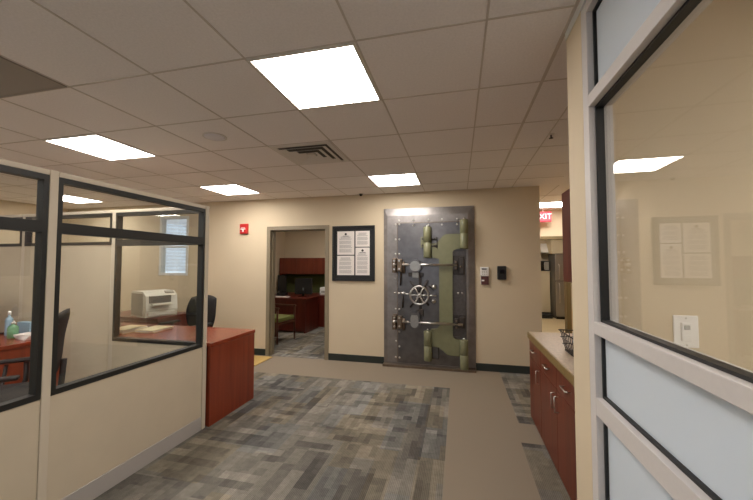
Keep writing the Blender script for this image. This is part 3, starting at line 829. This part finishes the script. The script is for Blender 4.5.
# dial housings
b = B(LO); b.cyl((-.614, YS, ZO-.028), (-.614, YS-.10, ZO-.028), .10, .092, seg=32); b.make('upper_dial', M['steel'], t)
b = B(LO); b.cyl((-.614, YS-.10, ZO-.028), (-.614, YS-.106, ZO-.028), .075, seg=32); b.make('dial_face', M['dial'], t)
b = B(LO); b.box(-.662, -.56, YS-.07, YS, 1.30, 1.385, bev=.008); b.make('dial_neck', M['dial'], t)
b = B(LO); b.box(-.72, -.50, YS-.04, YS, 1.32, 1.375, bev=.006); b.make('dial_bracket', M['iron'], t)
sh = []
for k in range(21):
    a = PI+PI*k/20; sh.append((-.625+.082*math.cos(a), ZO-.85+.10*math.sin(a)))
sh += [(-.543, ZO-.75), (-.565, ZO-.69), (-.685, ZO-.69), (-.707, ZO-.75)]
b = B(LO); b.prism_y(sh, YS-.10, YS); b.make('lower_dial', M['steel'], t)
sh2 = [(-.625+(x+.625)*.7, ZO-.84+(z-ZO+.84)*.7) for x, z in sh]
b = B(LO); b.prism_y(sh2, YS-.108, YS-.10); b.make('dial_face', M['dial'], t)
b = B(LO); b.box(-.60, -.50, YS-.05, YS, ZO-.76, ZO-.66, bev=.006); b.make('dial_bracket', M['iron'], t)
# hand wheel
WC = Vector((-.548, YS-.155, ZO-.443))
b = B(LO); b.cyl((WC.x, YS, WC.z), (WC.x, YS-.15, WC.z), .022); b.cyl((WC.x, YS, WC.z), (WC.x, YS-.03, WC.z), .05); b.make('wheel_shaft', M['iron'], t)
for k in range(4):   # dark radiating linkage arms behind the wheel
    a = math.radians((62, 128, 232, 308)[k]); l = .24 if k != 3 else .2
    b = B(LO); e = Vector((WC.x+l*math.cos(a), YS-.02, WC.z+l*math.sin(a)))
    b.tube([(WC.x+.04*math.cos(a), YS-.02, WC.z+.04*math.sin(a)), e], .016); b.make('linkage_arm', M['iron'], t)
b = B(LO); b.box(WC.x-.02, WC.x+.02, YS-.03, YS, WC.z-.30, WC.z+.32, bev=.004); b.make('linkage_bar', M['iron'], t)
b = B(LO)
b.tube([(WC.x+.128*math.cos(2*PI*k/36), WC.y, WC.z+.128*math.sin(2*PI*k/36)) for k in range(36)], .013, 10, closed=True)
b.cyl((WC.x, WC.y+.025, WC.z), (WC.x, WC.y-.02, WC.z), .032); b.ball((WC.x, WC.y-.02, WC.z), .022)
w_ = b.make('hand_wheel', M['bright'], t)
for k in range(6):
    a = 2*PI*k/6
    b = B(LO); b.tube([(WC.x+.02*math.cos(a), WC.y, WC.z+.02*math.sin(a)), (WC.x+.125*math.cos(a), WC.y, WC.z+.125*math.sin(a))], .010); b.make('spoke', M['bright'], w_)
b = B(LO); b.cyl((-.45, YS-.05, ZO-.455), (-.315, YS-.05, ZO-.455), .009); b.make('indicator_rod', M['bright'], t)
for (x, z, r_) in ((-.345, ZO-.33, .034), (-.352, ZO-.535, .030)):
    b = B(LO); b.cyl((x, YS, z), (x, YS-.05, z), .018); b.ball((x, YS-.06, z), r_); b.make('knob', M['bright'], t)
b = B(LO); b.cyl((-.42, YS-.012, ZO-.31), (-.345, YS-.012, ZO-.36), .02); b.make('linkage_arm', M['iron'], t)

# ------------------------------------------------------------------ kitchenette: base cabinets, worktop, wall cabinet
CX = .695
def handle_v(y, zc, par, o):
    b = B(o); b.tube([(CX-.018, y, zc-.055), (CX-.045, y, zc-.055), (CX-.045, y, zc+.055), (CX-.018, y, zc+.055)], .005); b.make('handle', M['nickel'], par)
def handle_h(y, z, par, o):
    b = B(o); b.tube([(CX-.018, y-.055, z), (CX-.045, y-.055, z), (CX-.045, y+.055, z), (CX-.018, y+.055, z)], .005); b.make('handle', M['nickel'], par)
def unit(y0, y1, doors, drawers, label):
    t = thing('base_cabinet', label, 'cabinet', (.98, (y0+y1)/2, 0), 'cherry base cabinets under the worktop')
    o = t.location
    b = B(o); b.box(CX, 1.27, y0, y1, .06, .775); b.make('carcass', M['cab'], t)
    b = B(o); b.box(CX+.004, 1.27, y0, y1, 0, .06); b.make('plinth', M['cab'], t)
    w = (y1-y0)/doors
    for k in range(doors):
        a, c = y0+k*w+.002, y0+(k+1)*w-.002
        b = B(o); b.box(CX-.018, CX, a, c, .015, .60, bev=.0015); d = b.make('door', M['cab'], t)
        if doors == 1: handle_v(a+.05, .51, d, o)
        else: handle_v(c-.04 if k == 0 else a+.04, .51, d, o)
    w = (y1-y0)/drawers
    for k in range(drawers):
        a, c = y0+k*w+.002, y0+(k+1)*w-.002
        b = B(o); b.box(CX-.018, CX, a, c, .605, .772, bev=.0015); d = b.make('drawer', M['cab'], t)
        handle_h((a+c)/2, .69, d, o)
unit(3.21, 3.67, 1, 1, 'farthest cherry base cabinet with one door and one drawer')
unit(2.22, 3.208, 2, 2, 'double-door cherry base cabinet with two drawers, middle of the run')
unit(1.72, 2.218, 1, 1, 'nearest cherry base cabinet, mostly behind the storefront wall')
t = thing('worktop', 'beige mottled stone-look worktop over the cherry cabinets', 'countertop', (.98, 2.7, .775))
b = B(t.location); b.box(.675, 1.278, 1.718, 3.685, .787, .83, bev=.006); b.make('top_slab', M['granite'], t)
b = B(t.location); b.box(.664, .676, 1.718, 3.692, .768, .828, bev=.004); b.box(.676, 1.278, 3.684, 3.692, .776, .826, bev=.003); b.box(.676, 1.27, 1.718, 3.684, .775, .787); b.make('front_edge', M['gedge'], t)
t = thing('wall_cabinet', 'dark cherry wall cupboard above the worktop', 'cabinet', (1.1, 2.6, 1.35))
b = B(t.location); b.box(.915, 1.279, 1.72, 3.30, 1.35, 2.13); b.make('carcass', M['dcherry'], t)
for k in range(4):
    b = B(t.location); b.box(.897, .915, 1.722+k*.395, 1.722+k*.395+.39, 1.352, 2.128, bev=.0015); b.make('door', M['dcherry'], t)
bottle('soap_bottle', .965, 3.20, .83, .15, .032, 'blue', 'small blue-grey bottle on the worktop behind the wire basket')
t = thing('wire_basket', 'black wire basket on the worktop at the wall edge', 'basket', (.885, 2.82, .83))
def ring(b, z, sx, sy, r=.0035):
    b.tube([(.885-sx, 2.82-sy, z), (.885+sx, 2.82-sy, z), (.885+sx, 2.82+sy, z), (.885-sx, 2.82+sy, z)], r, 6, closed=True)
b = B(t.location)
for z, f in ((.834, .75), (.88, .85), (.93, .93)): ring(b, z, .11*f, .18*f)
for k in range(-3, 4):
    for s in (-1, 1): b.tube([(.885+s*.0825, 2.82+k*.045*.75, .834), (.885+s*.11, 2.82+k*.045, .98)], .003, 6)
for k in range(-2, 3):
    for s in (-1, 1): b.tube([(.885+k*.03, 2.82+s*.135, .834), (.885+k*.04, 2.82+s*.18, .98)], .003, 6)
for k in range(-3, 4): b.tube([(.885-.083, 2.82+k*.034, .834), (.885+.083, 2.82+k*.034, .834)], .003, 6)
b.make('wire_mesh', M['iron'], t)
b = B(t.location); ring(b, .98, .11, .18, .005); b.make('rim', M['iron'], t)

# ------------------------------------------------------------------ floor mat by the far wall
t = tag(B((-3.25, 4.72, 0)).box(-3.9, -2.93, 4.50, 4.985, .0, .012, bev=.003).make('chair_mat', M['mat']), 'thin tan-yellow board mat on the floor before the doorway', 'mat')

# ------------------------------------------------------------------ private office beyond the doorway
t = thing('office_desk', 'dark cherry desk inside the office beyond the doorway', 'desk', (-3.85, 7.2, 0))
b = B(t.location); b.box(-4.53, -3.22, 6.82, 7.56, .725, .755, bev=.003); b.make('desk_top', M['dcherry'], t)
b = B(t.location); b.box(-4.5, -3.28, 6.88, 6.90, .03, .725); b.make('modesty_panel', M['dcherry'], t)
b = B(t.location); b.box(-3.27, -3.245, 6.85, 7.54, 0, .725); b.make('end_panel', M['dcherry'], t)
b = B(t.location); b.box(-4.52, -4.495, 6.85, 7.54, 0, .725); b.make('end_panel', M['dcherry'], t)
t = thing('credenza', 'dark cherry credenza along the back wall of the private office', 'cabinet', (-3.7, 7.95, 0))
b = B(t.location); b.box(-4.53, -2.6, 7.66, 8.29, .0, .72); b.make('body', M['dcherry'], t)
b = B(t.location); b.box(-4.535, -2.58, 7.64, 8.295, .72, .75, bev=.003); b.make('top', M['dcherry'], t)
t = thing('desk_hutch', 'cherry hutch cupboard over a green tackboard on the credenza', 'cabinet', (-3.7, 8.1, .75))
b = B(t.location); b.box(-4.5, -2.6, 7.96, 8.29, 1.25, 1.66); b.make('cabinet_box', M['cab'], t)
for k in range(4):
    b = B(t.location); b.box(-4.495+k*.474, -4.495+k*.474+.47, 7.942, 7.96, 1.255, 1.655, bev=.002); b.make('door', M['cab'], t)
for x in (-4.5, -2.625):
    b = B(t.location); b.box(x, x+.025, 7.96, 8.29, .75, 1.25); b.make('side_panel', M['dcherry'], t)
b = B(t.location); b.box(-4.475, -2.625, 8.265, 8.29, .76, 1.25); b.make('tackboard', M['tack'], t)
t = thing('computer_monitor', 'black computer monitor on the desk seen through the doorway', 'monitor', (-3.5, 7.25, .755))
b = B(t.location); b.box(-3.72, -3.29, 7.28, 7.32, .80, 1.17, bev=.006); b.make('screen_housing', M['blackp'], t)
b = B(t.location); b.box(-3.70, -3.31, 7.318, 7.323, .82, 1.15); b.make('screen', M['screen'], t)
b = B(t.location); b.box(-3.6, -3.4, 7.2, 7.38, .755, .768, bev=.004); b.cyl((-3.5, 7.27, .765), (-3.5, 7.27, .95), .022); b.make('stand', M['blackp'], t)
t = thing('computer_monitor', 'black monitor half hidden by the left jamb of the doorway', 'monitor', (-4.36, 7.8, .75))
b = B(t.location); b.box(-4.46, -4.22, 7.79, 7.82, .80, 1.22, bev=.006); b.make('screen_housing', M['blackp'], t)
b = B(t.location); b.box(-4.42, -4.26, 7.72, 7.9, .75, .763, bev=.004); b.cyl((-4.34, 7.83, .76), (-4.34, 7.83, .95), .02); b.make('stand', M['blackp'], t)
t = thing('desk_phone', 'black desk phone beside the doorway jamb on the office desk', 'telephone', (-4.1, 7.38, .755))
b = B(t.location); b.prism_x([(7.28, .755), (7.48, .755), (7.48, .83), (7.28, .775)], -4.2, -4.0); b.make('body', M['blackp'], t)
b = B(t.location); b.tube([(-4.17, 7.3, .80), (-4.17, 7.38, .85), (-4.17, 7.46, .85)], .018); b.make('handset', M['blackp'], t)
t = tag(B((-4.0, 7.05, .755)).box(-4.2, -3.75, 6.92, 7.13, .755, .768, rot=Matrix.Rotation(.1, 3, 'Z')).make('paper_stack', M['paper']), 'white papers lying on the office desk beyond the doorway', 'papers')
t = thing('desk_printer', 'small white device on the credenza right of the monitor', 'printer', (-3.12, 7.9, .75))
b = B(t.location); b.box(-3.31, -2.95, 7.78, 8.05, .75, .93, bev=.012); b.make('body', M['white'], t)
b = B(t.location); b.box(-3.27, -2.99, 7.776, 7.782, .80, .85); b.make('output_slot', M['printer_g'], t)
# guest chair, local +Y forward
t = thing('guest_chair', 'wooden armchair with a green seat inside the office doorway', 'chair', (-3.50, 6.10, 0), rz=math.radians(-98))
for s in (-1, 1):
    for yy, top in ((.23, .66), (-.24, .86)):
        b = B(); b.tube([(s*.27, yy, 0), (s*.27, yy*(.97), .44), (s*.27, yy-(.06 if yy < 0 else 0), top)], .018); b.make('leg', M['chwood'], t)
    b = B(); b.box(s*.27-.022, s*.27+.022, -.27, .26, .655, .68, bev=.008); b.make('armrest', M['chwood'], t)
b = B(); b.box(-.25, .25, -.22, .24, .40, .48, bev=.02); b.make('seat', M['greenfab'], t)
b = B()
for zz in (.60, .70, .80): b.box(-.255, .255, -.31, -.285, zz, zz+.05, bev=.006)
b.make('backrest', M['chwood'], t)
b = B(); b.box(-.26, .26, .215, .245, .35, .40); b.box(-.26, .26, -.25, -.22, .35, .40); b.make('seat_rail', M['chwood'], t)

# ------------------------------------------------------------------ hallway and kitchen
t = thing('exit_sign', 'red lit exit sign hanging in the hallway at right', 'exit sign', (1.62, 7.2, CH))
b = B(t.location); b.box(1.47, 1.77, 7.18, 7.24, 2.33, 2.53, bev=.006); b.make('housing', M['exitred'], t)
b = B(t.location); b.cyl((1.62, 7.21, 2.53), (1.62, 7.21, CH), .015); b.box(1.545, 1.695, 7.17, 7.25, CH-.015, CH); b.make('mount', M['white'], t)
cu = bpy.data.curves.new('exit_text', 'FONT'); cu.body = 'EXIT'; cu.size = .15; cu.extrude = .002; cu.align_x = 'CENTER'; cu.align_y = 'CENTER'
tmpo = bpy.data.objects.new('tmp', cu); COL.objects.link(tmpo)
bpy.context.view_layer.update()
me = bpy.data.meshes.new_from_object(tmpo.evaluated_get(bpy.context.evaluated_depsgraph_get()))
bpy.data.objects.remove(tmpo)
me.materials.clear(); me.materials.append(M['exitwhite'])
me.transform(Matrix.Translation((0, -.023, -.158)) @ Matrix.Rotation(PI/2, 4, 'X'))
for v in me.vertices: pass
lt = bpy.data.objects.new('lettering', me); COL.objects.link(lt); lt.parent = t

t = thing('refrigerator', 'tall stainless refrigerator at the end of the hallway', 'refrigerator', (2.95, 10.5, 0))
b = B(t.location); b.box(2.58, 3.35, 10.25, 10.95, .05, 1.78, bev=.01); b.make('body', plain('fridge_side', srgb(84, 80, 74), .5), t)
b = B(t.location); b.box(2.6, 3.33, 10.27, 10.9, 0, .05); b.make('kick_grille', M['blackp'], t)
for a, c in ((.08, 1.03), (1.045, 1.775)):
    b = B(t.location); b.box(2.585, 3.345, 10.19, 10.25, a, c, bev=.01); d = b.make('door', M['stainless'], t)
    h = B(t.location); za, zb = (.45, .98) if a < .5 else (1.1, 1.5)
    h.tube([(2.66, 10.19, za), (2.66, 10.14, za+.03), (2.66, 10.14, zb-.03), (2.66, 10.19, zb)], .012); h.make('handle', M['bright'], d)
t = thing('wall_cabinet', 'cream wall cupboard above the refrigerator', 'cabinet', (3.0, 10.8, 1.82))
b = B(t.location); b.box(2.56, 3.4, 10.5, 11.09, 1.80, 2.45); b.make('carcass', M['cream'], t)
for k in range(2):
    b = B(t.location); b.box(2.562+k*.42, 2.562+k*.42+.415, 10.48, 10.5, 1.805, 2.445, bev=.002); b.make('door', M['cream'], t)
t = thing('microwave_oven', 'dark microwave oven on a shelf left of the refrigerator', 'microwave', (2.36, 10.9, 1.28))
b = B(t.location); b.box(2.10, 2.55, 10.72, 11.07, 1.30, 1.60, bev=.006); b.make('housing', M['blackp'], t)
b = B(t.location); b.box(2.12, 2.42, 10.712, 10.72, 1.33, 1.57, bev=.003); b.make('door', M['screen'], t)
b = B(t.location); b.box(2.435, 2.54, 10.714, 10.72, 1.33, 1.57); b.make('control_panel', M['printer_g'], t)
b = B(t.location); b.cyl((2.42, 10.70, 1.35), (2.42, 10.70, 1.55), .008); b.make('handle', M['nickel'], t)
t = thing('tall_cabinet', 'cream tall unit below the microwave left of the refrigerator', 'cabinet', (2.3, 10.9, 0))
b = B(t.location); b.box(1.9, 2.56, 10.72, 11.09, .12, 1.30); b.make('body', M['cream'], t)
b = B(t.location); b.box(1.88, 2.57, 10.70, 11.09, 1.27, 1.299, bev=.002); b.make('shelf_board', M['cream'], t)
b = B(t.location); b.box(1.92, 2.54, 10.76, 11.09, 0, .12); b.make('plinth', M['blackp'], t)
t = thing('range_hood', 'small white sloped hood beside the cream cupboard', 'range hood', (2.46, 10.9, 1.82))
b = B(t.location); b.prism_x([(10.75, 1.84), (11.09, 1.84), (11.09, 2.12), (11.0, 2.12)], 2.36, 2.55); b.make('hood', M['white'], t)
b = B(t.location); b.box(2.365, 2.545, 10.76, 11.08, 1.82, 1.84); b.make('filter', M['vdark'], t)
b = B((2.38, 10.35, 0)); b.box(2.1, 2.52, 10.3, 10.62, 0, .10, bev=.02); 
tag(b.make('floor_box', M['blackp']), 'low black box on the floor left of the refrigerator', 'box')

# ------------------------------------------------------------------ world, camera
w = bpy.data.worlds.new('World'); bpy.context.scene.world = w; w.use_nodes = True
bg = w.node_tree.nodes['Background']; bg.inputs[0].default_value = (.72, .83, 1, 1); bg.inputs[1].default_value = 1.6

sc = bpy.context.scene
cam = bpy.data.cameras.new('Camera'); co = bpy.data.objects.new('Camera', cam); COL.objects.link(co)
F_, YAW, PIT, ROL = 339.25, -.2370, .0415, .0003
cam.sensor_width = 36; cam.lens = F_/753*36; cam.clip_start = .02; cam.clip_end = 100
cy, sy, cp, sp = math.cos(YAW), math.sin(YAW), math.cos(PIT), math.sin(PIT)
Fv = Vector((sy*cp, cy*cp, sp)); R0 = Vector((cy, -sy, 0)); U0 = R0.cross(Fv)
Rv = math.cos(ROL)*R0+math.sin(ROL)*U0; Uv = -math.sin(ROL)*R0+math.cos(ROL)*U0
co.matrix_world = Matrix(((Rv.x, Uv.x, -Fv.x, 0), (Rv.y, Uv.y, -Fv.y, 0), (Rv.z, Uv.z, -Fv.z, 1.503), (0, 0, 0, 1)))
sc.camera = co
sc.view_settings.view_transform = 'Standard'; sc.view_settings.look = 'None'
sc.view_settings.exposure = 0.14; sc.view_settings.gamma = 1; sc.view_settings.use_curve_mapping = False
cy_ = sc.cycles
cy_.use_denoising = True
cy_.max_bounces = 12; cy_.diffuse_bounces = 6; cy_.transparent_max_bounces = 16; cy_.sample_clamp_indirect = 6
